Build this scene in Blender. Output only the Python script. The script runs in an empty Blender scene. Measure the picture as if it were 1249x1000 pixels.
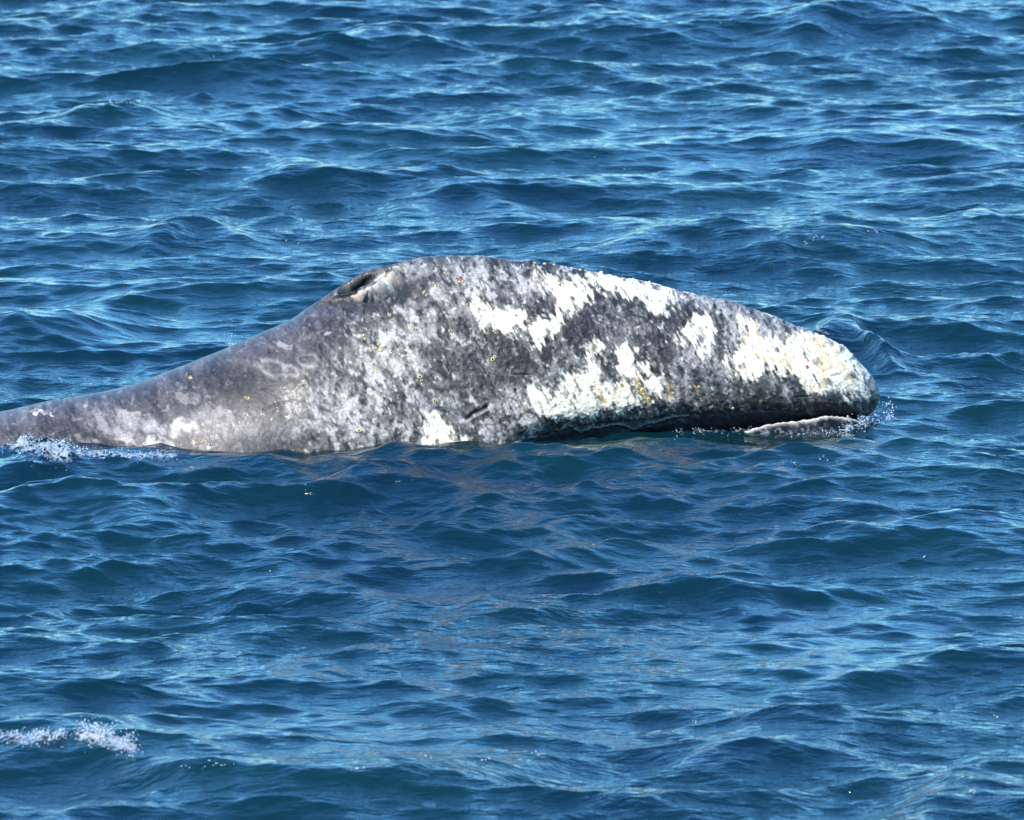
import bpy, math, random
import numpy as np
R = math.radians
scene = bpy.context.scene
col = scene.collection

# ------------------------------------------------------------------ camera, sky, sun, exposure
TH = R(9.3)            # the boat's deck looks down on the whale
DIST = 35.0
S = 1.0 / 300.0         # one image pixel at the whale's distance, in metres
CT, ST = math.cos(TH), math.sin(TH)
cam_d = bpy.data.cameras.new('camera')
cam = bpy.data.objects.new('camera', cam_d); col.objects.link(cam)
up = np.array([0, ST, CT]); fwd = np.array([0, CT, -ST])
cpos = up * (20 * S) - fwd * DIST
cam.location = cpos
cam.rotation_euler = (math.pi / 2 - TH, 0, 0)
cam_d.sensor_width = 36
cam_d.lens = 36 * DIST / (1249 * S)
cam_d.clip_start = 1.0; cam_d.clip_end = 8000
cam_d.dof.use_dof = True
cam_d.dof.focus_distance = DIST - 0.4
cam_d.dof.aperture_fstop = 10.0
scene.camera = cam

SUN_EL, SUN_AZ = R(48), R(32)       # azimuth: how far to the left of straight behind the boat
w = bpy.data.worlds.new('World'); scene.world = w
w.use_nodes = True
nt = w.node_tree
bg = nt.nodes['Background']
sky = nt.nodes.new('ShaderNodeTexSky'); sky.sky_type = 'NISHITA'
sky.sun_disc = False
sun_dir = np.array([-math.sin(SUN_AZ) * math.cos(SUN_EL), -math.cos(SUN_AZ) * math.cos(SUN_EL), math.sin(SUN_EL)])
sky.sun_elevation = SUN_EL
sky.sun_rotation = math.atan2(sun_dir[0], sun_dir[1])
sky.altitude = 600; sky.air_density = 2.0; sky.dust_density = 0.0; sky.ozone_density = 10.0
tint = nt.nodes.new('ShaderNodeMix'); tint.data_type = 'RGBA'; tint.blend_type = 'MULTIPLY'; tint.inputs[0].default_value = 1
tint.inputs[7].default_value = (0.44, 0.76, 1.02, 1)          # the deep clear blue of the day, all over the sky
nt.links.new(sky.outputs[0], tint.inputs[6]); nt.links.new(tint.outputs[2], bg.inputs[0])
bg.inputs[1].default_value = 0.15
sl = bpy.data.lights.new('sun', 'SUN'); so = bpy.data.objects.new('sun', sl); col.objects.link(so)
sl.energy = 2.95; sl.angle = R(0.53); sl.color = (1.0, 0.92, 0.77)
from mathutils import Vector
so.rotation_euler = Vector(tuple(sun_dir)).to_track_quat('Z', 'Y').to_euler()
so.location = (0, 0, 20)
vs = scene.view_settings
vs.view_transform = 'Standard'; vs.look = 'None'; vs.gamma = 1.0; vs.use_curve_mapping = False
vs.exposure = 1.4

# ------------------------------------------------------------------ helpers
rng = np.random.default_rng(7)
random.seed(7)
TAB = rng.random((64, 64, 64)).astype(np.float32)

def vnoise(x, y, z=0.0):
    x = np.asarray(x, np.float64); y = np.asarray(y, np.float64); z = np.broadcast_to(np.asarray(z, np.float64), x.shape)
    ix = np.floor(x).astype(np.int64); iy = np.floor(y).astype(np.int64); iz = np.floor(z).astype(np.int64)
    fx = x - ix; fy = y - iy; fz = z - iz
    fx = fx * fx * (3 - 2 * fx); fy = fy * fy * (3 - 2 * fy); fz = fz * fz * (3 - 2 * fz)
    a = ix & 63; b = (ix + 1) & 63; c = iy & 63; d = (iy + 1) & 63; e = iz & 63; f = (iz + 1) & 63
    def mix(p, q, t): return p + (q - p) * t
    lo = mix(mix(TAB[a, c, e], TAB[b, c, e], fx), mix(TAB[a, d, e], TAB[b, d, e], fx), fy)
    hi = mix(mix(TAB[a, c, f], TAB[b, c, f], fx), mix(TAB[a, d, f], TAB[b, d, f], fx), fy)
    return mix(lo, hi, fz)

def fbm(x, y, z=0.0, oct=4, gain=0.5):
    t = 0; amp = 1; tot = 0
    for i in range(oct):
        t = t + amp * vnoise(x * 2 ** i + 17.3 * i, y * 2 ** i + 5.1 * i, z + 3.7 * i); tot += amp; amp *= gain
    return t / tot

def sstep(a, b, v):
    t = np.clip((v - a) / (b - a), 0, 1)
    return t * t * (3 - 2 * t)

def mesh_grid(name, V, nu, nv, mat, parent=None, colour=None, extra=None, closed=False):
    """V: (nu*nv,3), rows of nv; quads between; closed joins the last column to the first."""
    me = bpy.data.meshes.new(name)
    idx = np.arange(nu * nv).reshape(nu, nv)
    if closed: idx = np.concatenate([idx, idx[:, :1]], axis=1)
    q = np.stack([idx[:-1, :-1], idx[1:, :-1], idx[1:, 1:], idx[:-1, 1:]], -1).reshape(-1, 4)
    me.vertices.add(nu * nv); me.vertices.foreach_set('co', V.astype(np.float32).ravel())
    me.loops.add(q.size); me.loops.foreach_set('vertex_index', q.astype(np.int32).ravel())
    me.polygons.add(len(q))
    me.polygons.foreach_set('loop_start', np.arange(0, q.size, 4, dtype=np.int32))
    me.polygons.foreach_set('use_smooth', np.ones(len(q), bool))
    me.update(calc_edges=True)
    if colour is not None:
        at = me.color_attributes.new('skin', 'FLOAT_COLOR', 'POINT')
        c4 = np.ones((nu * nv, 4), np.float32); c4[:, :3] = colour
        at.data.foreach_set('color', c4.ravel())
    for k, v in (extra or {}).items():
        at = me.attributes.new(k, 'FLOAT', 'POINT'); at.data.foreach_set('value', v.astype(np.float32).ravel())
    me.materials.append(mat)
    o = bpy.data.objects.new(name, me); col.objects.link(o)
    if parent: o.parent = parent
    return o

def mesh_obj(name, verts, faces, mat, parent=None, smooth=True):
    me = bpy.data.meshes.new(name); me.from_pydata(verts, [], faces); me.update()
    if smooth: me.polygons.foreach_set('use_smooth', np.ones(len(me.polygons), bool))
    me.materials.append(mat)
    o = bpy.data.objects.new(name, me); col.objects.link(o)
    if parent: o.parent = parent
    return o

def tag(o, label=None, cat=None, group=None, kind=None):
    for k, v in (('label', label), ('category', cat), ('group', group), ('kind', kind)):
        if v: o[k] = v

def sea_point(px, py):
    """where the line of sight of an image pixel meets the mean sea level"""
    d = fwd * DIST + np.array([1, 0, 0]) * (px - 624.5) * S + up * (500 - py) * S
    t = -cpos[2] / d[2]
    p = cpos + d * t
    return p[0], p[1]

# ------------------------------------------------------------------ materials
def principled(name):
    m = bpy.data.materials.new(name); m.use_nodes = True
    return m, m.node_tree, m.node_tree.nodes['Principled BSDF']

def water_material():
    m, t, b = principled('sea_water')
    L = t.links.new; N = t.nodes.new
    b.inputs['IOR'].default_value = 1.333
    b.inputs['Roughness'].default_value = 0.04
    co = N('ShaderNodeNewGeometry')
    def noise(scale, detail, sx, sy, rot, dist=0.0):
        mp = N('ShaderNodeMapping'); mp.inputs['Scale'].default_value = (sx, sy, 1); mp.inputs['Rotation'].default_value = (0, 0, R(rot))
        n = N('ShaderNodeTexNoise'); n.inputs['Scale'].default_value = scale; n.inputs['Detail'].default_value = detail
        n.inputs['Distortion'].default_value = dist
        L(co.outputs['Position'], mp.inputs[0]); L(mp.outputs[0], n.inputs[0]); return n
    body = noise(0.8, 3, 1, 1, 0)
    rp = N('ShaderNodeValToRGB')
    rp.color_ramp.elements[0].position = 0.35; rp.color_ramp.elements[0].color = (0.0008, 0.0098, 0.0165, 1)
    rp.color_ramp.elements[1].position = 0.7; rp.color_ramp.elements[1].color = (0.0014, 0.0175, 0.0195, 1)
    L(body.outputs[0], rp.inputs[0]); L(rp.outputs[0], b.inputs['Base Color'])
    n1 = noise(11, 5, 0.45, 1.0, 12, 0.4); n2 = noise(36, 4, 0.5, 1.0, -20, 0.4)
    at = N('ShaderNodeAttribute'); at.attribute_name = 'ripple'
    b1 = N('ShaderNodeBump'); b1.inputs['Distance'].default_value = 0.026
    b2 = N('ShaderNodeBump'); b2.inputs['Distance'].default_value = 0.010
    L(at.outputs['Fac'], b1.inputs['Strength']); L(at.outputs['Fac'], b2.inputs['Strength'])
    L(n1.outputs[0], b1.inputs['Height']); L(n2.outputs[0], b2.inputs['Height'])
    L(b1.outputs[0], b2.inputs['Normal']); L(b2.outputs[0], b.inputs['Normal'])
    fo = N('ShaderNodeAttribute'); fo.attribute_name = 'foam'
    vo = N('ShaderNodeTexVoronoi'); vo.feature = 'DISTANCE_TO_EDGE'; vo.inputs['Scale'].default_value = 42
    nn_ = noise(34, 4, 1, 1, 0, 0.8)
    L(co.outputs['Position'], vo.inputs['Vector'])
    def math_(op, a, c):
        q = N('ShaderNodeMath'); q.operation = op
        for i_, v_ in enumerate((a, c)):
            if hasattr(v_, 'default_value') or hasattr(v_, 'is_linked'): L(v_, q.inputs[i_])
            else: q.inputs[i_].default_value = v_
        return q.outputs[0]
    lace = math_('SUBTRACT', nn_.outputs[0], math_('MULTIPLY', vo.outputs['Distance'], 0.9))
    cover = math_('SUBTRACT', math_('ADD', lace, fo.outputs['Fac']), 0.92)
    cl = N('ShaderNodeMath'); cl.operation = 'MULTIPLY'; cl.use_clamp = True; cl.inputs[1].default_value = 3.2
    L(cover, cl.inputs[0])
    fb = N('ShaderNodeBsdfPrincipled'); fb.inputs['Base Color'].default_value = (0.26, 0.29, 0.30, 1); fb.inputs['Roughness'].default_value = 0.25
    L(b2.outputs[0], fb.inputs['Normal'])
    ms = N('ShaderNodeMixShader'); L(cl.outputs[0], ms.inputs[0]); L(b.outputs[0], ms.inputs[1]); L(fb.outputs[0], ms.inputs[2])
    L(ms.outputs[0], t.nodes['Material Output'].inputs['Surface'])
    return m

def skin_material(name, rough=0.42):
    m, t, b = principled(name)
    L = t.links.new; N = t.nodes.new
    at = N('ShaderNodeAttribute'); at.attribute_name = 'skin'
    wet = N('ShaderNodeAttribute'); wet.attribute_name = 'wet'
    tc = N('ShaderNodeTexCoord')
    n = N('ShaderNodeTexNoise'); n.inputs['Scale'].default_value = 95; n.inputs['Detail'].default_value = 4; n.inputs['Roughness'].default_value = 0.65
    L(tc.outputs['Object'], n.inputs[0])
    mr = N('ShaderNodeMapRange'); mr.inputs[1].default_value = 0.3; mr.inputs[2].default_value = 0.7; mr.inputs[3].default_value = 0.62; mr.inputs[4].default_value = 1.38
    L(n.outputs[0], mr.inputs[0])
    mx = N('ShaderNodeMix'); mx.data_type = 'RGBA'; mx.blend_type = 'MULTIPLY'; mx.inputs[0].default_value = 1
    L(at.outputs['Color'], mx.inputs[6]); L(mr.outputs[0], mx.inputs[7])
    L(mx.outputs[2], b.inputs['Base Color'])
    rr = N('ShaderNodeMapRange'); rr.inputs[3].default_value = 0.60; rr.inputs[4].default_value = 0.46
    L(wet.outputs['Fac'], rr.inputs[0]); L(rr.outputs[0], b.inputs['Roughness'])
    n2 = N('ShaderNodeTexNoise'); n2.inputs['Scale'].default_value = 60; n2.inputs['Detail'].default_value = 5
    L(tc.outputs['Object'], n2.inputs[0])
    bp = N('ShaderNodeBump'); bp.inputs['Distance'].default_value = 0.006
    bs = N('ShaderNodeMapRange'); bs.inputs[3].default_value = 0.65; bs.inputs[4].default_value = 0.24
    L(wet.outputs['Fac'], bs.inputs[0]); L(bs.outputs[0], bp.inputs['Strength']); b.inputs['Specular IOR Level'].default_value = 0.3; cw = N('ShaderNodeMath'); cw.operation = 'MULTIPLY'; cw.inputs[1].default_value = 0.075; L(wet.outputs['Fac'], cw.inputs[0]); L(cw.outputs[0], b.inputs['Coat Weight']); b.inputs['Coat Roughness'].default_value = 0.11; L(bp.outputs[0], b.inputs['Coat Normal'])
    L(n2.outputs[0], bp.inputs['Height']); L(bp.outputs[0], b.inputs['Normal'])
    return m

def plain(name, c, rough, var=0.25, scale=120):
    m, t, b = principled(name)
    L = t.links.new; N = t.nodes.new
    tc = N('ShaderNodeTexCoord'); n = N('ShaderNodeTexNoise'); n.inputs['Scale'].default_value = scale; n.inputs['Detail'].default_value = 4
    L(tc.outputs['Object'], n.inputs[0])
    rp = N('ShaderNodeValToRGB')
    rp.color_ramp.elements[0].position = 0.3; rp.color_ramp.elements[1].position = 0.7
    rp.color_ramp.elements[0].color = tuple(v * (1 - var) for v in c) + (1,)
    rp.color_ramp.elements[1].color = tuple(min(1, v * (1 + var)) for v in c) + (1,)
    L(n.outputs[0], rp.inputs[0]); L(rp.outputs[0], b.inputs['Base Color'])
    b.inputs['Roughness'].default_value = rough
    return m

M_WATER = water_material()
M_SKIN = skin_material('whale_skin')
M_BARN = plain('barnacle_shell', (0.50, 0.39, 0.17), 0.75)
M_BARN_O = plain('lice_orange', (0.40, 0.17, 0.05), 0.75)
M_DARK = plain('dark_wet_flesh', (0.012, 0.012, 0.014), 0.25)
M_FOAM = plain('foam_bubbles', (0.40, 0.42, 0.42), 0.10, 0.3)

def droplet_material():
    m, t, b = principled('water_droplets')
    b.inputs['Base Color'].default_value = (0.9, 0.95, 0.97, 1)
    b.inputs['Roughness'].default_value = 0.03
    b.inputs['IOR'].default_value = 1.333
    b.inputs['Transmission Weight'].default_value = 0.75
    return m
M_DROP = droplet_material()

# ------------------------------------------------------------------ the whale's profile traced in image pixels through the camera (300 to the metre)
def curve(pts):
    p = np.array(pts, float)
    order = np.argsort(p[:, 0]); p = p[order]
    x, y = p[:, 0], p[:, 1]
    h = np.diff(x); dl = np.diff(y) / h
    m = np.zeros(len(x)); m[0] = dl[0]; m[-1] = dl[-1]
    for i in range(1, len(x) - 1):
        m[i] = 0 if dl[i - 1] * dl[i] <= 0 else (2 * h[i] + h[i - 1] + h[i] + 2 * h[i - 1]) / ((2 * h[i] + h[i - 1]) / dl[i - 1] + (h[i] + 2 * h[i - 1]) / dl[i])
    def f(v):
        v = np.clip(v, x[0], x[-1]); i = np.clip(np.searchsorted(x, v) - 1, 0, len(h) - 1)
        t = (v - x[i]) / h[i]
        return ((2 * t ** 3 - 3 * t ** 2 + 1) * y[i] + (t ** 3 - 2 * t ** 2 + t) * h[i] * m[i] + (-2 * t ** 3 + 3 * t ** 2) * y[i + 1] + (t ** 3 - t ** 2) * h[i] * m[i + 1])
    return f

TIP = 1076.0
f_top = curve([(-700, 640), (-300, 548), (-100, 515), (0, 504), (60, 491), (128, 479), (160, 472), (192, 460), (240, 441), (272, 428), (320, 407), (352, 393),
               (376, 377), (398, 363), (420, 349), (446, 334), (479, 325), (502, 318), (524, 314), (552, 312.5), (580, 313), (620, 318), (672, 322.5),
               (723, 333), (742, 337), (790, 345), (832, 356), (900, 371), (928, 380), (954, 390), (979, 400), (1018, 416), (1036, 428), (1056, 448), (1070, 464), (TIP, 482)])
f_axis = curve([(-700, -0.3), (0, -0.17), (300, -0.08), (600, 0.0), (800, 0.10), (1000, 0.22), (TIP, 0.26)])      # the whale heads slightly away
f_wid = curve([(-700, 0.72), (0, 0.60), (200, 0.56), (400, 0.53), (500, 0.51), (600, 0.48), (700, 0.43), (800, 0.38), (900, 0.33), (960, 0.295), (1000, 0.26), (1030, 0.215), (1050, 0.165), (1065, 0.11), (1072, 0.07), (TIP, 0.0)])
f_zm = curve([(-700, -190), (0, -165), (400, -80), (540, -45), (600, -5), (640, 25), (700, 40), (800, 46), (900, 40), (1000, 32), (1050, 28), (TIP, 22)])
f_zb = curve([(-700, -380), (0, -360), (400, -300), (560, -200), (620, -90), (700, -55), (800, -45), (900, -35), (1000, -16), (1040, -8), (1060, -2), (1070, 8), (TIP, 22)])
f_nu = curve([(-700, 2.0), (300, 2.0), (500, 1.85), (700, 1.75), (1000, 1.95), (TIP, 2.0)])
f_nl = curve([(-700, 2.0), (500, 2.0), (640, 1.5), (TIP, 1.5)])

nx, nn, nf = 1060, 380, 90
tt = np.linspace(0, 1, 70)
xs = np.concatenate([np.linspace(-700, -30, 60, endpoint=False), np.linspace(-30, 1000, nx - 130, endpoint=False), 1000 + 76 * np.sin(tt * math.pi / 2)])
xs[-1] = TIP - 0.02
nx = len(xs)
# section parameter: 0 top, 1 bottom, near side densest where it shows
tn = np.linspace(0, 1, nn)
ph_near = np.interp(tn, [0, 0.84, 1], [0, 0.64 * math.pi, math.pi])
ph_far = np.linspace(0, math.pi, nf + 2)[1:-1][::-1]
f_lip = curve([(372, 0), (385, 3), (400, 12), (420, 21), (440, 25), (460, 22.5), (480, 15), (497, 4), (512, 0), (530, 0)])
LIP = np.where((xs > 372) & (xs < 530), f_lip(xs) * (0.92 + 0.35 * (fbm(xs / 9.0, xs * 0 + 2.0, 0.0, 3) - 0.5)), 0)
X = (xs - 624.5) * S
axY = f_axis(xs)
zt = (520 - f_top(xs) - LIP) * S / CT - axY * ST / CT
zm = f_zm(xs) * S - axY * 0.0; zb = f_zb(xs) * S
zm = np.minimum(zm, zt - 0.25 * (zt - zb)); wd = f_wid(xs)
NU, NL = f_nu(xs), f_nl(xs)
phi = np.concatenate([ph_near, ph_far]); side = np.concatenate([-np.ones(nn), np.ones(nf)])
PH = phi[None, :]
c = np.cos(PH); s = np.sin(PH)
n_ = np.where(c > 0, NU[:, None], NL[:, None])
cy = np.abs(s) ** (2 / n_) * wd[:, None]
hz = np.where(c > 0, (zt - zm)[:, None], (zm - zb)[:, None])
cz = np.sign(c) * np.abs(c) ** (2 / n_) * hz
VX = np.repeat(X[:, None], len(phi), 1)
VY = axY[:, None] + side[None, :] * cy
VZ = zm[:, None] + cz
# the far lip of the blowhole stands up behind the slit
yl = VY - axY[:, None] - np.interp(xs, [390, 500], [0.035, 0.005])[:, None]
VZ = VZ + (LIP * S * 1.08)[:, None] * np.where(yl < 0, np.exp(-(yl / 0.035) ** 2), np.exp(-(yl / 0.16) ** 2)) * (PH < 1.5)
P = np.stack([VX, VY, VZ], -1)

def grid_normals(P):
    du = np.gradient(P, axis=0); dv = np.empty_like(P)
    dv[:, 1:-1] = P[:, 2:] - P[:, :-2]; dv[:, 0] = P[:, 1] - P[:, -1]; dv[:, -1] = P[:, 0] - P[:, -2]
    n = np.cross(dv, du); l = np.linalg.norm(n, axis=-1, keepdims=True); n = n / np.maximum(l, 1e-12)
    cen = np.stack([VX, np.repeat(axY[:, None], len(phi), 1), np.repeat(zm[:, None], len(phi), 1)], -1)
    sg = np.sign(((P - cen) * n).sum(-1).mean())
    return n * sg

Nrm = grid_normals(P)
EX = 624.5 + VX / S
EY = 520 - (VZ * CT + VY * ST) / S                       # image row as seen by the camera
FARS = side[None, :] > 0
# the far flank reuses the image coordinates, mirrored to its own side, shifted, so its markings differ
EYn = np.where(FARS, 520 - (VZ * CT + (2 * axY[:, None] - VY) * ST) / S + 14, EY)
EXn = np.where(FARS, EX - 37, EX)

def seg_dist(x, y, a, b):
    ax, ay = a; bx, by = b; dx, dy = bx - ax, by - ay
    t = np.clip(((x - ax) * dx + (y - ay) * dy) / (dx * dx + dy * dy), 0, 1)
    return np.hypot(x - ax - t * dx, y - ay - t * dy), t

def poly_dist(x, y, pts):
    d = np.full(x.shape, 1e9); ins = np.zeros(x.shape, bool)
    for (ax, ay), (bx, by) in zip(pts, pts[1:] + pts[:1]):
        d = np.minimum(d, seg_dist(x, y, (ax, ay), (bx, by))[0])
        if ay != by:
            cr = ((ay > y) != (by > y)) & (x < (bx - ax) * (y - ay) / (by - ay) + ax)
            ins ^= cr
    return np.where(ins, d, -d)

def line_taper(x, y, pts, wd_):
    """soft stroke that thins out towards both ends"""
    L_ = [math.dist(a, b) for a, b in zip(pts, pts[1:])]; T = sum(L_); s0 = 0; out = np.zeros(x.shape)
    for a, b, l in zip(pts, pts[1:], L_):
        d, t = seg_dist(x, y, a, b); q = (s0 + t * l) / T; s0 += l
        ww = wd_ * (0.25 + 0.75 * np.sqrt(np.clip(4 * q * (1 - q), 0, 1)))
        out = np.maximum(out, np.exp(-(d / ww) ** 2))
    return out

def line_dist(x, y, pts):
    d = np.full(x.shape, 1e9)
    for a, b in zip(pts, pts[1:]): d = np.minimum(d, seg_dist(x, y, a, b)[0])
    return d

def z3(pts): return [(580 + a / 3.572, 290 + b / 3.572) for a, b in pts]
def z2(pts): return [(300 + a / 3.572, 290 + b / 3.572) for a, b in pts]
def z4(pts): return [(800 + a / 3.903, 340 + b / 3.903) for a, b in pts]
def z1(pts): return [(a / 3.1225, 300 + b / 3.1225) for a, b in pts]
def z5(pts): return [(370 + a / 7.806, 300 + b / 7.806) for a, b in pts]

# streaky coordinates: the scars fray along strokes that lean down to the right
ang = R(62)
SA = EXn * math.cos(ang) + EYn * math.sin(ang); SB = -EXn * math.sin(ang) + EYn * math.cos(ang)
FZ = np.where(FARS, 31.7, 0.0)
def nz(scale, seed, oct=3, streak=1.0):
    if streak != 1.0: return fbm(SA / (scale * streak), SB / scale, FZ + seed, oct) - 0.5
    return fbm(EXn / scale, EYn / scale, FZ + seed, oct) - 0.5
wx = EXn + 26 * nz(26, 1.1, 3) + 9 * nz(6, 2.2, 2)
wy = EYn + 22 * nz(26, 3.3, 3) + 9 * nz(6, 4.4, 2)
fray = 30 * nz(4.0, 5.5, 3, 4.0)

WHITE = [
 z4([(630, 310), (700, 245), (760, 275), (850, 315), (920, 365), (985, 430), (1015, 490), (1005, 545), (940, 555), (900, 500), (850, 525), (800, 515), (750, 525), (710, 490), (690, 450), (640, 425), (590, 470), (595, 400), (615, 350)]),
 z4([(400, 205), (450, 215), (475, 280), (560, 290), (595, 350), (560, 420), (500, 440), (450, 450), (400, 445), (368, 385), (390, 330), (415, 290)]),
 z3([(500, 190), (600, 172), (700, 190), (760, 205), (870, 230), (830, 270), (815, 335), (780, 315), (765, 265), (680, 255), (600, 255), (560, 235)]),
 z3([(295, 160), (340, 175), (385, 215), (460, 200), (510, 235), (440, 285), (420, 310), (390, 355), (355, 265), (310, 205)]),
 z3([(110, 325), (200, 340), (270, 365), (355, 380), (350, 412), (305, 430), (292, 475), (262, 472), (258, 420), (210, 408), (180, 400), (135, 412), (108, 380)]),
 z3([(-5, 305), (45, 305), (75, 350), (20, 372)]),
 z3([(325, 745), (380, 680), (390, 615), (440, 605), (500, 620), (530, 640), (570, 650), (605, 690), (640, 690), (680, 635), (705, 680), (640, 735), (600, 745), (560, 725), (530, 755), (460, 755), (400, 785), (345, 785)]),
 z3([(228, 745), (238, 680), (270, 665), (302, 690), (312, 742), (270, 770)]),
 z3([(640, 495), (670, 495), (695, 540), (745, 560), (742, 592), (690, 615), (648, 605), (650, 560)]),
 z3([(755, 618), (805, 618), (815, 650), (782, 695), (757, 675)]),
 z3([(940, 335), (975, 350), (955, 430), (920, 465), (885, 455)]),
 z3([(995, 365), (1015, 440), (992, 495), (978, 420)]),
 z3([(498, 470), (522, 480), (532, 585), (508, 592)]),
 z2([(775, 785), (850, 788), (900, 850), (945, 890), (960, 960), (740, 960), (800, 870), (785, 830)]),
 z2([(995, 310), (1060, 315), (1085, 350), (1040, 372), (1000, 345)]),
]
white = np.zeros(EX.shape)
for p in WHITE:
    d = poly_dist(wx, wy, p) + fray
    white = np.maximum(white, sstep(-7.5, 0.0, d + 12 * nz(2.4, 6.6, 2, 2.6)))
# soft half-white zones
def blob(cx, cy, rx, ry, rot=0.0, soft=0.6, warp=True):
    x = (wx if warp else EXn) - cx; y = (wy if warp else EYn) - cy
    ca, sa = math.cos(R(rot)), math.sin(R(rot))
    r = np.hypot((x * ca + y * sa) / rx, (-x * sa + y * ca) / ry)
    return 1 - sstep(1 - soft, 1 + soft * 0.5, r)

# base tone (linear albedo), then light and dark areas
head = sstep(330, 470, EXn + 0.35 * (EYn - 440))                     # smooth neck -> scarred head
tone = 0.115 + 0.0 * EX
light = np.zeros(EX.shape)
for b_, k in [((470, 440, 50, 45, 20), 0.42), ((430, 500, 95, 42, 0), 0.40), ((520, 395, 50, 34, 30), 0.2), ((520, 500, 60, 45, 0), 0.32), ((560, 350, 90, 28, 10), 0.35),
              ((620, 345, 70, 24, 15), 0.4), ((760, 400, 90, 30, 20), 0.12), ((880, 430, 60, 60, 30), 0.28), ((860, 470, 90, 22, -5), 0.3), ((640, 500, 40, 40, 0), 0.4),
              ((930, 400, 70, 30, 30), 0.35), ((850, 370, 80, 16, 15), 0.4), ((150, 520, 40, 16, 15), 0.35), ((140, 505, 60, 10, 15), 0.2), ((700, 470, 70, 40, 0), 0.3), ((1040, 470, 30, 30, 0), 0.35),
              ((270, 520, 90, 14, -5), 0.25), ((600, 520, 40, 25, 0), 0.25)]:
    light = np.maximum(light, k * blob(*b_))
dark = np.zeros(EX.shape)
for b_, k in [((300, 475, 62, 26, 25), 0.6), ((610, 440, 85, 45, 0), 0.42), ((480, 350, 55, 20, -28), 0.5), ((575, 480, 60, 40, 0), 0.3), ((830, 410, 30, 40, 20), 0.35), ((505, 355, 36, 16, -25), 0.7), ((620, 415, 55, 34, 10), 0.5), ((730, 395, 65, 38, 25), 0.5), ((760, 435, 60, 30, 20), 0.45), ((590, 470, 50, 30, 0), 0.3),
              ((900, 480, 60, 26, 10), 0.55), ((1000, 492, 80, 17, 3), 0.85), ((985, 465, 22, 24, 10), 0.5), ((545, 385, 25, 25, 0), 0.2), ((940, 440, 12, 30, 20), 0.5), ((800, 440, 40, 40, 20), 0.3),
              ((100, 530, 70, 14, 10), 0.25), ((645, 410, 70, 26, 0), 0.35)]:
    dark = np.maximum(dark, k * blob(*b_))
m1 = nz(34, 11, 4); m2 = nz(7.5, 12, 4, 1.7); m3 = nz(2.5, 13, 3, 1.9); m4 = nz(12, 14, 3, 2.2)
spots = sstep(0.12, 0.24, nz(3.8, 15, 3, 1.5)) 
sp2 = sstep(0.13, 0.22, nz(8.0, 16, 4, 1.3))
veil = sstep(-0.08, 0.2, m4 + 0.5 * m2)
g = tone * (1 + 0.9 * m1) + head * (0.9 * m2 * 0.16 + 0.8 * m3 * 0.14) + (1 - head) * (0.12 * m2 + 0.10 * m3 + 0.06 * nz(2.2, 17, 2))
g = g + light * (0.16 + 0.36 * (m2 + 0.9 * m3)) + 0.16 * light
g = g * (1 - head * 0.18)
g = g + head * (0.20 * spots + 0.15 * sp2 * (0.35 + light) + 0.09 * veil)
fleck = sstep(0.10, 0.2, nz(3.3, 18, 3, 1.9)); fleck2 = sstep(0.12, 0.2, nz(11, 19, 4, 1.5))
g = g * (1 - head * (0.55 * fleck + 0.45 * fleck2))
g = g + (1 - head) * (0.05 * sp2 + 0.10 * sstep(0.17, 0.26, nz(5.5, 27, 3)))
g = g * (1 - 0.62 * dark)
g = np.clip(g, 0.018, 0.6)
g = (0.066 - 0.008 * (1 - head)) * (g / 0.13) ** (1.35 + 0.35 * head)
g = np.clip(g, 0.014, 0.30)
# neck marks: pale scars and rings
def add(gm, m, v): return gm * (1 - m) + v * m
for cx, cy, rx, ry, rot, v in [(225, 522, 31, 10, 3, 0.34), (197, 542, 22, 10, 3, 0.38), (175, 515, 30, 9, 28, 0.24), (105, 535, 24, 6, 12, 0.17), (275, 505, 20, 9, -10, 0.2), (345, 425, 16, 5, 20, 0.2), (376, 405, 11, 4, 40, 0.26), (60, 507, 12, 2.6, 5, 0.42), (45, 503, 6, 2, 10, 0.3), (150, 525, 22, 9, 35, 0.24),
                               (163, 535, 13, 4, 20, 0.3), (128, 512, 20, 7, 20, 0.18), (238, 490, 20, 8, 20, 0.17), (405, 407, 8, 3, 0, 0.3), (258, 541, 18, 4, 0, 0.3)]:
    mk = blob(cx, cy, rx, ry, rot, 0.22)
    g = add(g, np.clip(mk * (0.62 + 1.6 * m2 + 1.2 * m3), 0, 1), v * 0.9 * (1 + 0.8 * m2))
for cx, cy, rx, ry, rot in [(335, 450, 21, 11, 15), (358, 453, 12, 8, 15), (379, 440, 14, 9, 10), (395, 470, 10, 7, 0)]:
    x = wx * 0.35 + EXn * 0.65 - cx; y = wy * 0.35 + EYn * 0.65 - cy
    ca, sa = math.cos(R(rot)), math.sin(R(rot))
    r = np.hypot((x * ca + y * sa) / rx, (-x * sa + y * ca) / ry)
    ring = np.exp(-((r - 0.8) / 0.22) ** 2)
    ring = ring * np.clip(0.75 + 2.2 * m2 + 1.6 * m3, 0, 1)
    g = add(g, 0.85 * ring, 0.21); g = add(g, 0.55 * np.exp(-(r / 0.4) ** 2), 0.06)

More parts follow.
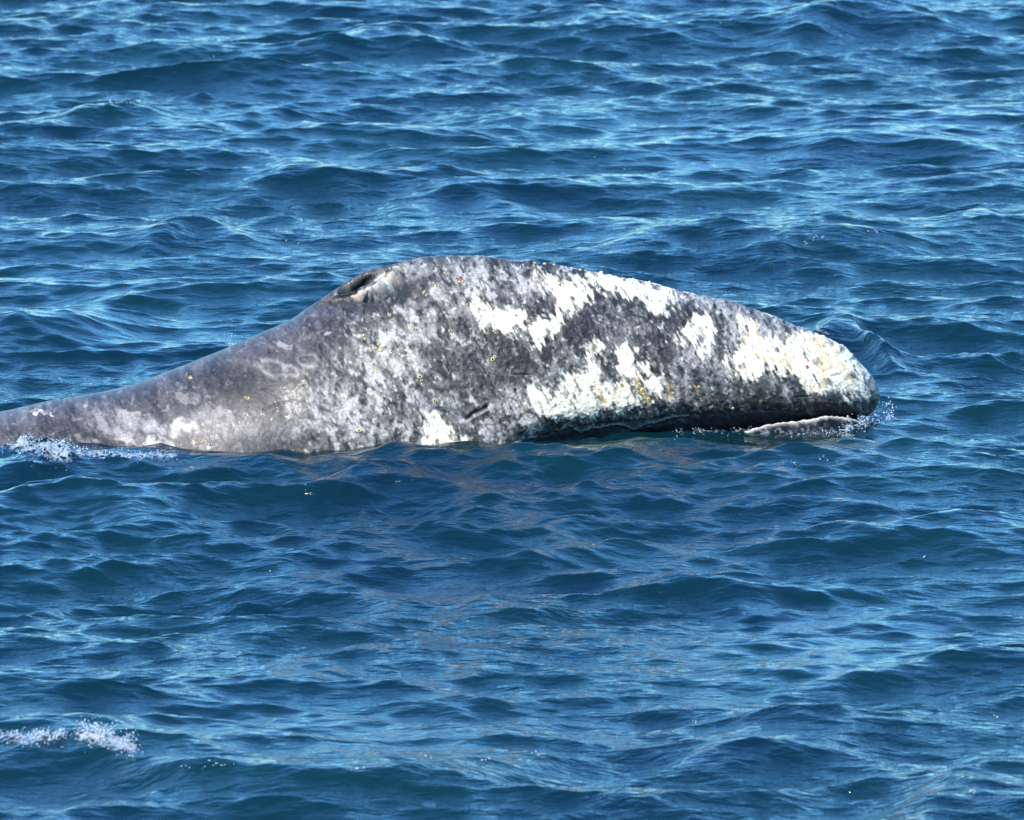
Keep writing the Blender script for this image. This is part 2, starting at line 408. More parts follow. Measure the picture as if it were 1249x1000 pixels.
# hue: brownish neck, bluish-grey head, cream scars
C = np.empty(EX.shape + (3,))
neckc = np.array([1.13, 0.96, 0.87]); headc = np.array([1.08, 1.0, 0.88])
hc = head[..., None]
C[:] = g[..., None] * (neckc * (1 - hc) + headc * hc)
cream = np.array([0.73, 0.645, 0.48])
wshade = (0.95 + 0.45 * m3 + 0.35 * m2)
fw = np.clip(white * (1.0 - 0.75 * sstep(0.11, 0.21, nz(5.0, 25, 3, 2.6)) - 0.35 * sstep(0.02, 0.2, m3)), 0, 1)[..., None]
C = C * (1 - fw) + cream * wshade[..., None] * fw
# yellowish stains on the white snout and orange seams
stain = np.zeros(EX.shape)
for pts, wd_, k in [(z4([(765, 300), (790, 390), (800, 440), (820, 515)]), 2.6, 0.9), (z4([(850, 340), (880, 400), (915, 470)]), 2.0, 0.7), (z4([(460, 215), (485, 300), (520, 390)]), 2.2, 0.8),
                    (z3([(505, 640), (540, 690), (572, 718)]), 2.0, 0.95), (z3([(590, 700), (640, 650)]), 2.4, 0.7), (z3([(690, 620), (710, 660), (740, 720)]), 3.0, 0.7), (z3([(350, 190), (375, 230)]), 2.5, 0.5),
                    (z4([(640, 330), (660, 420)]), 2.0, 0.5), (z4([(700, 480), (740, 520), (800, 515)]), 2.5, 0.5), (z4([(720, 255), (770, 320)]), 2.6, 0.6), (z3([(840, 640), (850, 700)]), 1.8, 0.6), (z3([(950, 640), (975, 680)]), 1.8, 0.5),
                    (z4([(60, 520), (80, 590)]), 1.8, 0.6)]:
    stain = np.maximum(stain, k * np.exp(-(line_dist(wx * 0.5 + EXn * 0.5, wy * 0.5 + EYn * 0.5, pts) / wd_) ** 2))
stain = np.maximum(stain, 0.5 * sstep(0.06, 0.2, nz(12, 21, 3, 2.0)) * white * sstep(850, 930, EXn))
st = stain[..., None] * (0.6 + 0.8 * np.clip(m3 + 0.3, 0, 1))[..., None]
C = C * (1 - st) + np.array([0.50, 0.33, 0.12]) * st
sm = (0.35 * sstep(0.05, 0.25, nz(20, 22, 3)) * head * light)[..., None]
C = C * (1 - sm) + C * np.array([1.12, 1.02, 0.75]) * sm

# ---- relief
disp = 0.0045 * nz(48, 31, 3) + head * (0.006 * nz(9, 32, 4, 1.5) + 0.0035 * nz(3.0, 33, 2)) + (1 - head) * 0.0015 * nz(10, 34, 3)
disp = disp + white * 0.0022 * (1 + 1.5 * m3) + head * 0.0028 * sstep(0.10, 0.24, nz(4.4, 37, 2, 1.8)) - head * 0.004 * sstep(0.14, 0.24, nz(6.5, 38, 3, 1.6))
# raised crusts along the crown's edge
crust = sstep(0.14, 0.26, nz(5.5, 35, 2)) * sstep(560, 640, EXn) * sstep(26, 6, EYn - f_top(np.clip(EXn, -700, TIP)))
disp = disp + 0.008 * crust

def dent(pts, depth, wd_, warp=0.25):
    x = wx * warp + EXn * (1 - warp); y = wy * warp + EYn * (1 - warp)
    return depth * line_taper(x, y, pts, wd_) * (~FARS)
def inkline(pts, wd_, k, colr, warp=0.25):
    global C
    x = wx * warp + EXn * (1 - warp); y = wy * warp + EYn * (1 - warp)
    m = (k * line_taper(x, y, pts, wd_) * (~FARS))[..., None]
    C = C * (1 - m) + np.array(colr) * m

# mouth: lip crease, dark lip below it
lip = [(606, 552), (622, 545), (650, 533), (690, 524), (730, 519), (780, 514), (840, 508), (890, 503), (930, 503), (990, 505), (1040, 503)]
lipy = np.interp(EXn, [p[0] for p in lip], [p[1] for p in lip])
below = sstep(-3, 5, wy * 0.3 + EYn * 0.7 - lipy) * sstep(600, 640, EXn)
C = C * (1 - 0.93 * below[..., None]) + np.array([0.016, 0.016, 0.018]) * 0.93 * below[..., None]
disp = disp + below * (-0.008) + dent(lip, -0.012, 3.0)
lip2 = z3([(150, 900), (250, 870), (330, 850), (420, 830), (450, 850), (520, 825), (620, 815), (680, 830), (800, 795), (930, 780)])
lip3 = z3([(260, 905), (380, 895), (500, 880), (640, 850), (760, 825)])
for L_ in (lip2, lip3):
    disp = disp + dent(L_, 0.010, 2.2, 0.35) + dent([(a, b + 4) for a, b in L_], -0.010, 2.0, 0.35)
inkline(lip2, 0.9, 0.55, (0.32, 0.30, 0.25), 0.35); inkline(lip3, 0.8, 0.3, (0.25, 0.24, 0.2), 0.35)
# scratches and folds
for pts, dpt, wd_ in [(z2([(345, 560), (420, 585), (520, 635), (600, 680), (672, 712)]), -0.006, 1.1), (z2([(330, 745), (400, 762)]), -0.005, 1.0), (z2([(80, 750), (160, 720), (240, 700)]), -0.003, 0.8),
                      (z3([(160, 595), (250, 600)]), -0.004, 1.0), (z3([(140, 690), (215, 720)]), -0.004, 1.2), (z2([(790, 600), (830, 660)]), -0.004, 1.2), (z2([(900, 580), (1000, 580)]), -0.003, 0.9),
                      (z4([(440, 510), (520, 580)]), -0.004, 1.2), (z4([(650, 570), (740, 560)]), -0.004, 1.2), (z3([(760, 545), (800, 490), (850, 480)]), 0.004, 1.5)]:
    disp = disp + dent(pts, dpt, wd_)
    if dpt < 0: inkline(pts, wd_ * 0.9, 0.75, (0.03, 0.03, 0.03))
rr_ = random.Random(4)
for _ in range(110):                                    # fine scratches along the strokes
    x0 = rr_.uniform(440, 1050); y0 = rr_.uniform(320, 520); l = rr_.uniform(5, 17); a = R(rr_.gauss(58, 22))
    if y0 < f_top(np.array(x0)) + 4 or y0 + l > np.interp(x0, [p_[0] for p_ in lip], [p_[1] for p_ in lip]) - 6: continue
    pts = [(x0, y0), (x0 + l * math.cos(a), y0 + l * math.sin(a))]
    sel = (np.abs(EX[:, 0] - x0) < 45)
    sub = np.where(sel)[0]; a0, a1 = sub[0], sub[-1] + 1
    dd = line_dist(EXn[a0:a1], EYn[a0:a1], pts)
    m = np.exp(-(dd / rr_.uniform(0.6, 1.1)) ** 2) * (~FARS)
    v = rr_.choice([0.03, 0.03, 0.04, 0.3]); k = rr_.uniform(0.25, 0.6)
    C[a0:a1] = C[a0:a1] * (1 - k * m[..., None]) + v * k * m[..., None]
    disp[a0:a1] += (0.002 if v > 0.1 else -0.0025) * m

# blowhole: a deep slit, its far rim, the pale ridge in front
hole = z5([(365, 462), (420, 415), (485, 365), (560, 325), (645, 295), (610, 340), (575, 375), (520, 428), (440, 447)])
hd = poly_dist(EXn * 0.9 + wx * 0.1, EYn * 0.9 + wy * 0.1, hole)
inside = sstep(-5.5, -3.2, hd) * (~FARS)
disp = disp - 0.045 * inside * sstep(-3, 5, hd)
ridge_near = z5([(490, 520), (560, 490), (640, 450), (780, 380), (870, 310), (945, 250)])
ridge_mid = z5([(250, 500), (380, 468), (520, 435), (640, 395), (780, 315), (900, 245), (960, 210)])
disp = disp + dent(ridge_near, 0.026, 3.4, 0.35) * (1 + 1.6 * nz(9, 36, 2)) + dent(ridge_mid, 0.016, 3.2, 0.25)
disp = disp + dent(z5([(600, 530), (700, 490), (800, 430), (900, 340), (960, 280)]), -0.030, 4.5, 0.1)
disp = disp + dent(z5([(600, 380), (700, 330), (800, 280)]), -0.012, 4.0, 0.1)
inkline(z5([(420, 570), (600, 535), (700, 495), (800, 435), (900, 345), (950, 290)]), 4.0, 0.85, (0.03, 0.03, 0.034)); inkline(ridge_near, 2.7, 0.95, (0.42, 0.40, 0.36), 0.3); inkline(ridge_mid, 1.5, 0.55, (0.26, 0.255, 0.24), 0.4)  # shadow under the near ridge painted as a dark line, then the pale ridges
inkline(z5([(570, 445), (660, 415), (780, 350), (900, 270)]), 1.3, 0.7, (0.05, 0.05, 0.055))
inkline(z5([(680, 340), (780, 270)]), 2.5, 0.8, (0.42, 0.41, 0.38))
inkline(z5([(300, 460), (400, 390), (500, 325), (610, 275)]), 2.6, 0.55, (0.26, 0.25, 0.21), 0.5)
for (a, b, r) in [(530, 500, 4.5), (590, 470, 3.0), (770, 320, 3.0), (820, 300, 2.6), (545, 410, 2.0), (850, 330, 1.8)]:
    (px_, py_), = z5([(a, b)]); m = (0.85 * np.exp(-(np.hypot((EXn - px_), (EYn - py_) * 1.3) / r) ** 2) * (~FARS))[..., None]
    C = C * (1 - m) + np.array([0.52, 0.30, 0.13]) * m
ins = inside[..., None]; C = C * (1 - 0.96 * ins) + np.array([0.004, 0.004, 0.005]) * 0.9 * ins  # the slit's inner darkness is painted into the skin colour
# eye slit fold
eye_l = z2([(960, 790), (985, 768), (1020, 750), (1060, 732)])
disp = disp + dent(eye_l, -0.010, 1.5, 0.12) + dent([(a + 1, b + 5) for a, b in eye_l], 0.004, 3.0, 0.1) + dent([(a, b - 5) for a, b in eye_l], 0.006, 3.0, 0.1)
inkline(eye_l, 1.3, 0.85, (0.02, 0.02, 0.02), 0.12); inkline([(a + 1, b + 4) for a, b in eye_l], 1.5, 0.35, (0.42, 0.38, 0.33), 0.12)

endf = np.interp(xs, [1040, TIP], [1, 0.25])[:, None]
P2 = P + Nrm * (disp * endf)[..., None]
wet = np.clip((1 - head) * 0.9 + 0.5 * below + 0.12 + 0.3 * sstep(0.02, 0.2, nz(30, 41, 3)), 0, 1)

whale = bpy.data.objects.new('gray_whale', None); col.objects.link(whale)
whale.location = (0, 0, 0); whale.empty_display_size = 0.5
tag(whale, 'mottled grey whale surfacing, white scarred head pointing right out of the blue sea', 'whale')
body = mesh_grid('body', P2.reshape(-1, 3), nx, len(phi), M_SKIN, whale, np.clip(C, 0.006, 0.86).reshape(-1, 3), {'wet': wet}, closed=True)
# close the snout tip
NF = len(phi)

def skin_at(px, py):
    """point and normal of the near flank under an image pixel"""
    i = int(np.argmin(np.abs(EX[:, 0] - px)))
    j = int(np.argmin(np.abs(EY[i, :nn - 60] - py)))
    return P2[i, j], Nrm[i, j]

# ------------------------------------------------------------------ lower jaw
lx = np.concatenate([np.linspace(600, 1010, 200, endpoint=False), 1010 + 54 * np.sin(np.linspace(0, 1, 50) * math.pi / 2)])
lx[-1] = 1063.98
fl_w = curve([(600, 0.46), (700, 0.45), (800, 0.41), (900, 0.36), (960, 0.315), (1000, 0.275), (1030, 0.215), (1050, 0.14), (1060, 0.07), (1064, 0.0)])
fl_ey = curve([(600, 600), (700, 580), (800, 560), (880, 538), (905, 527), (925, 520), (950, 515.5), (980, 512), (1010, 507.5), (1030, 508.5), (1050, 513), (1064, 520)])
fl_zb = curve([(600, -230), (800, -200), (950, -150), (1030, -80), (1055, -40), (1064, -8)])
lax = f_axis(lx); lw = fl_w(lx)
lzr = (520 - fl_ey(lx)) * S / CT - (lax - lw) * ST / CT              # near rim height
lzb = np.minimum(fl_zb(lx) * S, lzr - 0.01)
nl = 90
prof = []
tq = np.linspace(0, 1, nl)
# section from the inner floor, over the rounded rim, down the outside to the keel: (share of width, share of depth)
kw = np.interp(tq, [0, 0.12, 0.2, 0.26, 0.32, 0.5, 0.75, 1.0], [0.0, 0.80, 0.90, 0.955, 1.0, 0.97, 0.70, 0.0])
kz = np.interp(tq, [0, 0.12, 0.2, 0.26, 0.32, 0.5, 0.75, 1.0], [0.30, 0.18, 0.04, 0.0, 0.035, 0.30, 0.75, 1.0])
for _ in range(3):
    kw[1:-1] = (kw[:-2] + 2 * kw[1:-1] + kw[2:]) / 4; kz[1:-1] = (kz[:-2] + 2 * kz[1:-1] + kz[2:]) / 4
kk_w = np.concatenate([-kw, kw[::-1][1:-1]]); kk_z = np.concatenate([kz, kz[::-1][1:-1]])
JX = np.repeat(((lx - 624.5) * S)[:, None], len(kk_w), 1)
JY = lax[:, None] + lw[:, None] * kk_w[None]
JZ = lzr[:, None] - (lzr - lzb)[:, None] * kk_z[None]
jn = fbm(JX * 30, JZ * 30, 3.0, 4) - 0.5; jn2 = fbm(JX * 90, JZ * 90 + JY * 60, 5.0, 3) - 0.5
JY = JY + np.sign(kk_w)[None] * 0.010 * jn
JZ = JZ + 0.010 * jn2
jt = np.clip(0.012 + 0.12 * jn + 0.20 * sstep(0.04, 0.24, jn2), 0.008, 0.26)
rim = np.exp(-((lzr - lzb)[:, None] * (kk_z[None] - 0.0) / (0.007 + 0.016 * np.clip(jn + 0.2, 0, 1))) ** 2)
rim = np.clip(rim * 1.1, 0, 1) * (np.abs(kk_w)[None] > 0.85)
JC = jt[..., None] * np.array([1, 0.97, 1.0]); JC = JC * (1 - rim[..., None]) + np.array([0.55, 0.47, 0.36]) * rim[..., None]
jaw = mesh_grid('lower_jaw', np.stack([JX, JY, JZ], -1).reshape(-1, 3), len(lx), len(kk_w), M_SKIN, whale, JC.reshape(-1, 3), {'wet': np.full(JX.size, 0.1)}, closed=True)

# ------------------------------------------------------------------ eye
def ellipsoid(cx, cy, cz, rx, ry, rz, nu=14, nv=9):
    v = []; f = []
    for i in range(nv + 1):
        a = math.pi * i / nv
        for j in range(nu):
            b = 2 * math.pi * j / nu
            v.append((cx + rx * math.sin(a) * math.cos(b), cy + ry * math.sin(a) * math.sin(b), cz + rz * math.cos(a)))
    for i in range(nv):
        for j in range(nu): f.append((i * nu + j, (i + 1) * nu + j, (i + 1) * nu + (j + 1) % nu, i * nu + (j + 1) % nu))
    return v, f
p, n = skin_at(588, 499.5)
v, f = ellipsoid(0, 0, 0, 0.020, 0.011, 0.009)
e = mesh_obj('eye', v, f, M_DARK, whale); e.location = p - n * 0.006; e.rotation_euler = (0, R(-25), 0)

# ------------------------------------------------------------------ barnacles
def barnacle_mesh(name, mat, seed):
    r = random.Random(seed); k = 9; v = []; f = []
    prof = [(1.0, -0.25), (0.84, 0.25), (0.62, 0.5), (0.42, 0.46), (0.32, 0.12)]
    for (rad, h) in prof:
        for j in range(k):
            a = 2 * math.pi * j / k; q = 1 + r.uniform(-0.16, 0.16)
            v.append((rad * q * math.cos(a), rad * q * math.sin(a), h * (1 + r.uniform(-0.2, 0.2))))
    for i in range(len(prof) - 1):
        for j in range(k): f.append((i * k + j, i * k + (j + 1) % k, (i + 1) * k + (j + 1) % k, (i + 1) * k + j))
    f.append(tuple(range((len(prof) - 1) * k, len(prof) * k)))
    me = bpy.data.meshes.new(name); me.from_pydata(v, [], f); me.materials.append(mat); me.materials.append(M_DARK); me.update()
    for i_ in list(range(3 * k, 4 * k)) + [len(f) - 1]: me.polygons[i_].material_index = 1
    return me
BM = [barnacle_mesh('barnacle', M_BARN, i) for i in range(3)]; BO = [barnacle_mesh('barnacle', M_BARN_O, 9 + i) for i in range(2)]
barn = [(507, 402, 3.4), (459, 426, 3.2), (466.5, 427, 4.4), (452, 426.5, 3.4), (464, 421, 2.6), (459.6, 451.5, 3.4), (534, 349.6, 3.4), (518, 358, 3.2), (557.6, 341.8, 4.2), (563, 345, 3.6), (522, 361, 2.4), (477, 385, 3.0), (457, 387, 2.6),
        (531.5, 489, 3.6), (514, 460.8, 3.4), (516.5, 464, 2.2), (441, 524.6, 3.6), (601, 439.8, 4.2), (604, 436, 3.0), (603.8, 404.8, 2.8), (550.6, 404.8, 2.8), (446, 410, 2.8), (447, 414, 2.2), (236, 461, 3.6), (307, 486, 2.6), (303, 484, 2.0),
        (983, 447.6, 3.6), (682, 349, 3.0), (779, 469, 3.2), (776, 473, 2.6), (782, 476, 2.6), (756, 469, 3.0), (790, 487, 2.6), (820, 480, 2.4), (850, 472, 2.4), (690, 326.5, 2.6), (676, 324.5, 2.4), (664, 322.5, 2.8), (652, 321.5, 2.4), (708, 330, 2.4), (733, 336, 2.2),
        (606, 407, 2.0), (570, 372, 2.2), (540, 440, 2.2), (500, 470, 2.0), (620, 505, 2.2), (575, 402, 2.0), (930, 384, 2.2), (880, 367.5, 2.2), (1030, 440, 2.4), (1010, 432, 2.0), (960, 410, 2.0), (1042, 480, 2.2), (905, 500, 3.0), (893, 498, 2.4), (245, 540, 2.6), (262, 542, 3.4), (255, 538, 2.2)]
for i, (px, py, r) in enumerate(barn):
    p, n = skin_at(px, py)
    orange = (px, py) in ((983, 447.6), (682, 349), (557.6, 341.8))
    o = bpy.data.objects.new('barnacle', (BO if orange else BM)[i % 2 if orange else i % 3]); col.objects.link(o); o.parent = whale
    o.location = p + n * 0.0005
    o.rotation_euler = Vector(tuple(n)).to_track_quat('Z', 'Y').to_euler()
    r *= 0.86; o.scale = (r * S * random.uniform(0.8, 1.2), r * S * random.uniform(0.75, 1.05), r * S * random.uniform(0.7, 1.1))

# ------------------------------------------------------------------ sea
TILE, NT = 30.0, 2048
def ocean_tile(seed):
    r = np.random.default_rng(seed)
    k1 = np.fft.fftfreq(NT, TILE / NT) * 2 * math.pi
    KX, KY = np.meshgrid(k1, k1, indexing='ij'); K = np.hypot(KX, KY); K[0, 0] = 1e-6
    a = np.arctan2(KY, KX)
    def part(lpk, lo, hi, dirdeg, spread, slope, p=4.0):
        kp = 2 * math.pi / lpk
        Sp = K ** (-p) * np.exp(-1.25 * (kp / K) ** 2) * (K > 2 * math.pi / hi) * np.exp(-(K * lo / (2 * math.pi)) ** 2)
        D = np.abs(np.cos((a - R(dirdeg)) / 2)) ** (2 * spread) + 0.012
        Sp = Sp * D; Sp[0, 0] = 0
        Sp = Sp * slope ** 2 / (Sp * K ** 2).sum()
        return Sp
    Long = part(2.8, 0.22, 8.0, -90 + 12, 16, 0.125) + part(1.1, 0.10, 2.6, -90 - 15, 11, 0.108)
    Small = part(0.33, 0.06, 0.7, -90 + 18, 6.0, 0.086, 4.1) + part(0.15, 0.05, 0.32, -90 - 6, 4.0, 0.062, 4.0)
    ph = (r.normal(size=K.shape) + 1j * r.normal(size=K.shape))
    f = lambda F: np.real(np.fft.ifft2(F)) * NT * NT
    out = []
    for Spec in (Long, Small):
        A = np.sqrt(Spec) * ph
        out.append((f(A), f(1j * KX / K * A), f(1j * KY / K * A)))
    return out
TL, TS = ocean_tile(12)

def axis_grid(a, b, step, far, ratio=1.35):
    core = np.arange(a, b + step / 2, step)
    out = []; st_ = step; v = 0
    while v < far: st_ *= ratio; v += st_; out.append(v)
    out = np.array(out)
    return np.concatenate([core[0] - out[::-1], core, core[-1] + out])
gx = axis_grid(-3.7, 3.7, 0.0135, 3500); gy = axis_grid(-9.5, 16.5, 0.0165, 3500)
GX, GY = np.meshgrid(gx, gy, indexing='ij')
def samp(Fd, X_, Y_):
    u = (X_ / TILE % 1) * NT; v = (Y_ / TILE % 1) * NT
    i = np.floor(u).astype(int); j = np.floor(v).astype(int); fu = u - i; fv = v - j
    i %= NT; j %= NT; i2 = (i + 1) % NT; j2 = (j + 1) % NT
    return (Fd[i, j] * (1 - fu) * (1 - fv) + Fd[i2, j] * fu * (1 - fv) + Fd[i, j2] * (1 - fu) * fv + Fd[i2, j2] * fu * fv)
fade = np.exp(-np.maximum(0, np.maximum(np.abs(GX) - 4.5, np.maximum(-10.5 - GY, GY - 17.5))) / 6.0)
def both(k):
    small = samp(TS[k], GX + 3, GY + 11) * (1 - 0.40 * sstep(2.0, 7.0, GY)) * (0.7 + 0.6 * sstep(0.35, 0.65, fbm(GX * 0.55 + 4, GY * 0.28, 6.0, 2)))
    return samp(TL[k], GX + 3, GY + 11) * (1 + 0.10 * sstep(2.0, 7.0, GY)) + small
h, hx, hy = both(0), both(1), both(2)
# calmer water hugging the whale
wl_x = np.interp(GX, X, axY); wl_w = np.interp(GX, X, wd, right=0.0)
near = np.exp(-(np.maximum(0, np.abs(GY - wl_x) - 0.9 * wl_w) / 0.55) ** 2) * sstep(2.1, 1.5, GX)
front = sstep(-5.0, -3.4, GY - wl_x) * sstep(-0.6, -1.2, GY - wl_x) * sstep(2.0, 1.2, GX)
amp = fade * (1 - 0.12 * near) * (1 + 0.22 * front)
h = h * amp; hx = hx * amp / (1 + 0.22 * front); hy = hy * amp / (1 + 0.22 * front)
ripple = np.clip(0.75 + 1.3 * (fbm(GX * 0.9, GY * 0.45, 2.0, 3) - 0.5), 0.25, 1.3)

def swell(x, y):
    """the whale lies on the shoulder of a long swell that falls away towards the boat"""
    d = y - np.interp(x, X, axY)
    return -0.045 * np.exp(-((d + 3.5) / 1.55) ** 2) * sstep(3.3, 1.6, x)
h = h + swell(GX, GY)
def crest(pts, height, front, back, end=0.35):
    """a standing crest along image points: steep towards the boat, long behind"""
    global h, hy
    q = []
    for a, b in pts:
        p_ = sea_point(a, b + height / S * 0.98)
        for _ in range(4): p_ = sea_point(a, b + (height + float(swell(p_[0], p_[1]))) / S * 0.98)
        q.append(p_)
    xa = np.array([p_[0] for p_ in q]); ya = np.array([p_[1] for p_ in q])
    cf = curve(list(zip(xa, ya)))
    yc = cf(np.clip(GX, xa[0], xa[-1]))
    d = GY - yc
    prof = np.where(d < 0, np.exp(-(d / front) ** 2), np.exp(-(d / back) ** 2))
    e = sstep(xa[0] - end, xa[0] + end, GX) * sstep(xa[-1] + end, xa[-1] - end, GX)
    wob = 1 + 0.5 * (fbm(GX * 2.2, GY * 1.0, 8.0, 3) - 0.5)
    h = h + height * prof * e * wob * (fade > 0.5)
CRESTS = [
 ([(-60, 902), (60, 898), (150, 908), (240, 926), (340, 934), (470, 932), (560, 924), (660, 921)], 0.090, 0.20, 0.80, 0.3),
 ([(285, 712), (340, 697), (400, 700), (480, 712)], 0.075, 0.25, 0.45, 0.2),
 ([(-30, 395), (60, 386), (150, 378)], 0.085, 0.3, 0.5, 0.25),
 ([(950, 285), (1000, 278), (1080, 282)], 0.075, 0.35, 0.5, 0.3),
 ([(985, 392), (1040, 386), (1090, 408)], 0.12, 0.22, 0.32, 0.15),
 ([(60, 135), (140, 122), (230, 132)], 0.07, 0.3, 0.5, 0.3),
 ([(980, 165), (1090, 158), (1200, 172)], 0.07, 0.3, 0.5, 0.3),
 ([(960, 25), (1060, 2), (1150, 10)], 0.10, 0.4, 0.7, 0.3),
 ([(640, -5), (700, 2), (760, 8)], 0.07, 0.3, 0.5, 0.2),
 ([(1090, 985), (1180, 960), (1270, 970)], 0.10, 0.35, 0.5, 0.25),
 ([(850, 905), (960, 890), (1060, 900)], 0.06, 0.4, 0.5, 0.3),
 ([(-30, 566), (100, 562), (250, 558), (420, 555), (560, 561), (650, 572)], 0.060, 0.24, 0.30, 0.3),
 ([(690, 562), (780, 553), (870, 550)], 0.045, 0.22, 0.30, 0.3),
 ([(880, 575), (980, 566), (1100, 562), (1240, 570)], 0.06, 0.24, 0.4, 0.3),
 ([(230, 565), (290, 559), (350, 564)], 0.05, 0.16, 0.2, 0.15),
 ([(395, 564), (440, 560), (500, 565)], 0.03, 0.15, 0.2, 0.15),
 ([(590, 576), (650, 570), (700, 574)], 0.03, 0.16, 0.22, 0.15),
 ([(380, 598), (470, 586), (560, 596)], 0.05, 0.18, 0.3, 0.2),
 ([(700, 600), (760, 588), (830, 598)], 0.055, 0.17, 0.3, 0.2),
 ([(540, 632), (620, 620), (700, 630)], 0.05, 0.18, 0.3, 0.2),
 ([(640, 668), (740, 655), (840, 664)], 0.05, 0.2, 0.35, 0.2),
 ([(-20, 618), (70, 607), (160, 616)], 0.05, 0.18, 0.3, 0.2),
 ([(470, 722), (540, 714), (640, 722)], 0.045, 0.18, 0.3, 0.2),
 ([(760, 718), (830, 710), (900, 718)], 0.04, 0.18, 0.3, 0.2),
 ([(180, 285), (250, 268), (310, 280)], 0.06, 0.25, 0.4, 0.2),
 ([(300, 218), (370, 205), (430, 215)], 0.055, 0.25, 0.4, 0.2),
 ([(480, 235), (560, 226), (640, 238)], 0.05, 0.25, 0.4, 0.2),
 ([(250, 140), (320, 130), (390, 142)], 0.05, 0.28, 0.45, 0.2),
 ([(1170, 250), (1230, 242), (1290, 250)], 0.055, 0.25, 0.4, 0.2),
 ([(140, 635), (200, 628), (270, 634)], 0.055, 0.2, 0.4, 0.2),
 ([(10, 568), (110, 560), (250, 562)], 0.045, 0.2, 0.4, 0.3),
 ([(880, 660), (1000, 640), (1249, 632)], 0.06, 0.35, 0.4, 0.3),
 ([(390, 45), (460, 32), (530, 42)], 0.06, 0.3, 0.4, 0.25),
 ([(720, 300), (850, 282), (940, 300)], 0.05, 0.3, 0.4, 0.25),
]
for c_ in CRESTS: crest(*c_)
# calm slicks behind the big crest
sx, sy = sea_point(420, 890)
slick = np.exp(-((GX - sx) / 1.4) ** 2 - ((GY - sy) / 0.9) ** 2)
ripple = ripple * (1 - 0.6 * slick)
LAM = 1.2
WX = GX + LAM * hx; WY = GY + LAM * hy
def to_pixels(px_, py_, pz_):  # world point to image pixel coordinates
    vx = px_ - cpos[0]; vy = py_ - cpos[1]; vz = pz_ - cpos[2]
    dep = np.maximum(vy * fwd[1] + vz * fwd[2], 1.0)
    return 624.5 + vx / dep * DIST / S, 500 - (vy * up[1] + vz * up[2]) / dep * DIST / S
foamv = np.zeros(GX.shape)
FOAM = [([(-40, 540), (10, 538), (40, 548), (80, 556)], 13, 0.84, 0.045), ([(60, 552), (130, 556), (215, 556)], 6, 0.70, 0.016),
        ([(-30, 900), (40, 902), (75, 899)], 8, 0.72, 0.022), ([(100, 898), (130, 903), (160, 914)], 10, 0.82, 0.036),
        ([(1035, 522), (1060, 513), (1082, 507)], 8, 0.78, 0.022), ([(830, 528), (880, 524), (930, 528), (1040, 529)], 7, 0.52, 0.010),
        ([(132, 129), (160, 126)], 4, 0.40, 0.02), ([(995, 402), (1015, 408)], 5, 0.6, 0.01)]
FX, FY = to_pixels(WX, WY, h)
seen = (np.abs(GX) < 4) & (GY > -10) & (GY < 17)
rough_h = fbm(GX * 28, GY * 28, 4.0, 3) - 0.35
FSEL = []
for pts, wd_, k, hh in FOAM:
    x0 = min(p_[0] for p_ in pts) - 4 * wd_; x1 = max(p_[0] for p_ in pts) + 4 * wd_; y0 = min(p_[1] for p_ in pts) - 4 * wd_; y1 = max(p_[1] for p_ in pts) + 4 * wd_
    sel = seen & (FX > x0) & (FX < x1) & (FY > y0) & (FY < y1)
    v_ = np.exp(-(line_dist(FX[sel], FY[sel], pts) / wd_) ** 2)
    FSEL.append((sel, v_))
    foamv[sel] = np.maximum(foamv[sel], k * v_)
    h[sel] += hh * v_ * np.clip(rough_h[sel] * 2.2, -0.3, 1)
WP = np.stack([WX, WY, h], -1)
sea = mesh_grid('sea', WP.reshape(-1, 3), len(gx), len(gy), M_WATER, None, None, {'ripple': ripple, 'foam': foamv})
sea['kind'] = 'structure'
def sea_at(x, y):
    i = int(np.clip(np.searchsorted(gx, x), 0, len(gx) - 1)); j = int(np.clip(np.searchsorted(gy, y), 0, len(gy) - 1))
    a = random.random(); c2 = random.random(); i = min(i, len(gx) - 2); j = min(j, len(gy) - 2)
    return WP[i, j] * (1 - a) * (1 - c2) + WP[i + 1, j] * a * (1 - c2) + WP[i, j + 1] * (1 - a) * c2 + WP[i + 1, j + 1] * a * c2

# ------------------------------------------------------------------ foam, glint beads and flying droplets
ICO = [(0, 0, 1), (0.894, 0, 0.447), (0.276, 0.851, 0.447), (-0.724, 0.526, 0.447), (-0.724, -0.526, 0.447), (0.276, -0.851, 0.447), (0.724, 0.526, -0.447), (-0.276, 0.851, -0.447), (-0.894, 0, -0.447), (-0.276, -0.851, -0.447), (0.724, -0.526, -0.447), (0, 0, -1)]
ICF = [(0, 1, 2), (0, 2, 3), (0, 3, 4), (0, 4, 5), (0, 5, 1), (1, 6, 2), (2, 7, 3), (3, 8, 4), (4, 9, 5), (5, 10, 1), (1, 10, 6), (2, 6, 7), (3, 7, 8), (4, 8, 9), (5, 9, 10), (6, 11, 7), (7, 11, 8), (8, 11, 9), (9, 11, 10), (10, 11, 6)]
def beads(name, spots, mat, label):
    v = []; f = []
    for (x, y, z, r) in spots:
        b = len(v); sx_, sy_, sz_ = (r * random.uniform(0.8, 1.3) for _ in range(3))
        v += [(x + a * sx_, y + c2 * sy_, z + d * sz_) for a, c2, d in ICO]; f += [(p_ + b, q_ + b, s_ + b) for p_, q_, s_ in ICF]
    o = mesh_obj(name, v, f, mat); tag(o, label, name.split('_')[-1], None, 'stuff'); return o
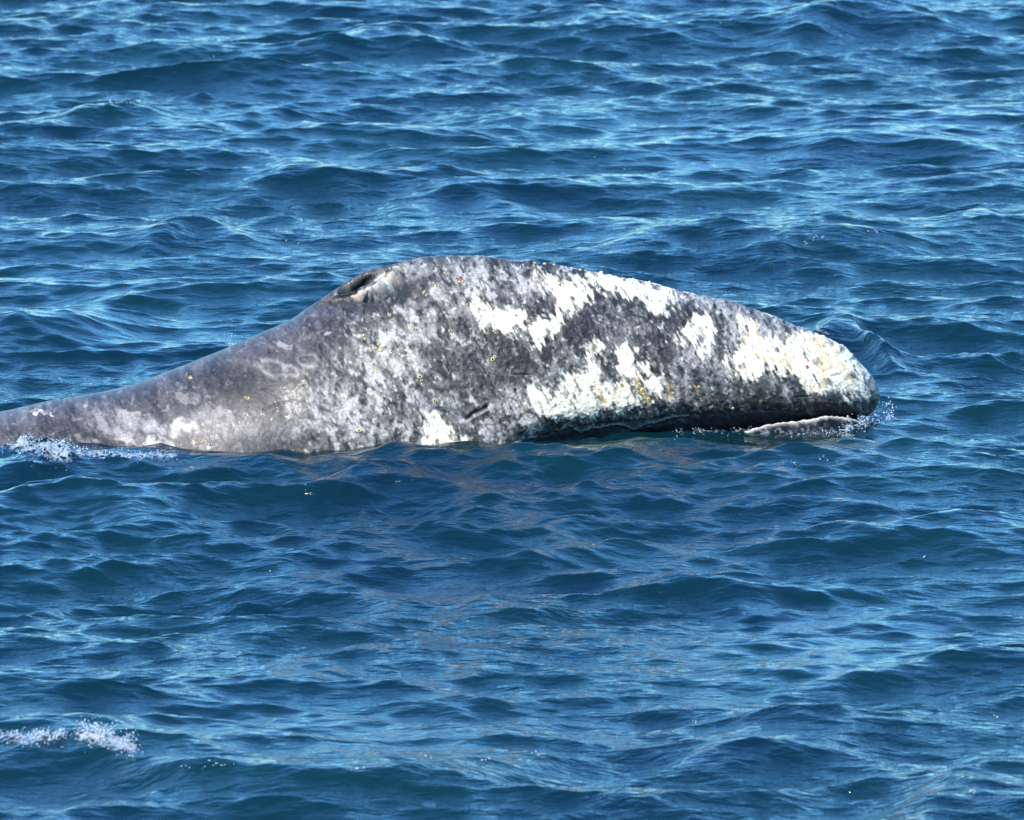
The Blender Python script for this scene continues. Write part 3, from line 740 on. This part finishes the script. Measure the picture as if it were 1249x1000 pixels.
def foam(label, k, n, rmin, rmax, lift, seed):
    r = random.Random(seed); g_ = np.random.default_rng(seed); out = []
    sel, wgt = FSEL[k]
    nz_ = fbm(FX[sel] / 7.0, FY[sel] / 5.0, seed * 1.7, 2)
    wgt = wgt ** 1.5 * sstep(0.40, 0.62, nz_); wgt /= wgt.sum()
    pts = WP[sel][g_.choice(len(wgt), n, p=wgt)]
    for q in pts:
        rad = rmin + (rmax - rmin) * r.random() ** 3
        out.append((q[0] + r.uniform(-.008, .008), q[1] + r.uniform(-.012, .012), q[2] + abs(r.gauss(0, lift)) + rad * 0.2, rad))
    o = beads('foam', out, M_FOAM, label)
    o.data.materials.append(M_DROP)
    mi = np.repeat((np.random.default_rng(seed + 50).random(len(out)) < 0.72).astype(np.int32), 20)
    o.data.polygons.foreach_set('material_index', mi); return o
foam('white bubbling foam along the waterline at the whale neck', 0, 1900, 0.0007, 0.0026, 0.016, 2)
foam('thin line of bubbles trailing from the neck foam along the whale flank', 1, 500, 0.0012, 0.0035, 0.006, 7)
foam('sparkling foam at the left end of the nearest breaking crest', 2, 800, 0.0008, 0.003, 0.008, 3)
foam('frothy foam tumbling over the hump of the nearest breaking crest', 3, 1100, 0.0008, 0.0032, 0.012, 8)
foam('splash of foam in front of the whale snout tip', 4, 600, 0.0012, 0.004, 0.022, 4)
foam('small bubbles along the whale mouth at the waterline', 5, 350, 0.0012, 0.003, 0.006, 5)
foam('sparkling droplets on the small crest far behind the whale back', 6, 26, 0.002, 0.006, 0.010, 6)

spray = []  # beads stand in for sun glints on crests; some are flying droplets
for px, py, n, spread in [(1000, 290, 9, 7), (1062, 284, 6, 6), (985, 298, 5, 5), (240, 938, 5, 6), (270, 935, 9, 7), (435, 940, 6, 3), (525, 924, 4, 3), (590, 928, 3, 4), (655, 921, 5, 4), (835, 883, 6, 9), (1190, 967, 6, 5), (1010, 563, 5, 8), (965, 566, 4, 6), (1125, 680, 2, 3), (330, 697, 1, 1), (460, 32, 3, 3), (262, 72, 1, 1), (328, 210, 2, 3), (1210, 878, 2, 6), (700, 205, 6, 60), (350, 300, 5, 60), (60, 55, 4, 15), (850, 30, 5, 80)]:
    m_ = np.argmin(np.where(seen, np.hypot(FX - px, FY - py), 1e9)); base = WP.reshape(-1, 3)[m_]
    for _ in range(n):
        r = random.uniform(0.0012, 0.0034)
        spray.append((base[0] + random.gauss(0, spread) * S, base[1] + random.gauss(0, spread) * S * 0.5, base[2] + r + abs(random.gauss(0, 0.006 if spread < 15 else 0.05)), r))
for _ in range(18):                                     # a little jet thrown up behind the neck
    spray.append(((282 - 624.5) * S + random.gauss(0, 0.013), -0.02 + random.gauss(0, 0.02), (520 - 414) * S + random.uniform(-0.03, 0.03), random.uniform(0.0012, 0.0032)))
beads('spray', spray, M_FOAM, 'small beads standing in for sun glints on the wave crests, with a few flying droplets')
print('tris', sum(len(o.data.polygons) * 2 for o in bpy.data.objects if o.type == 'MESH'))
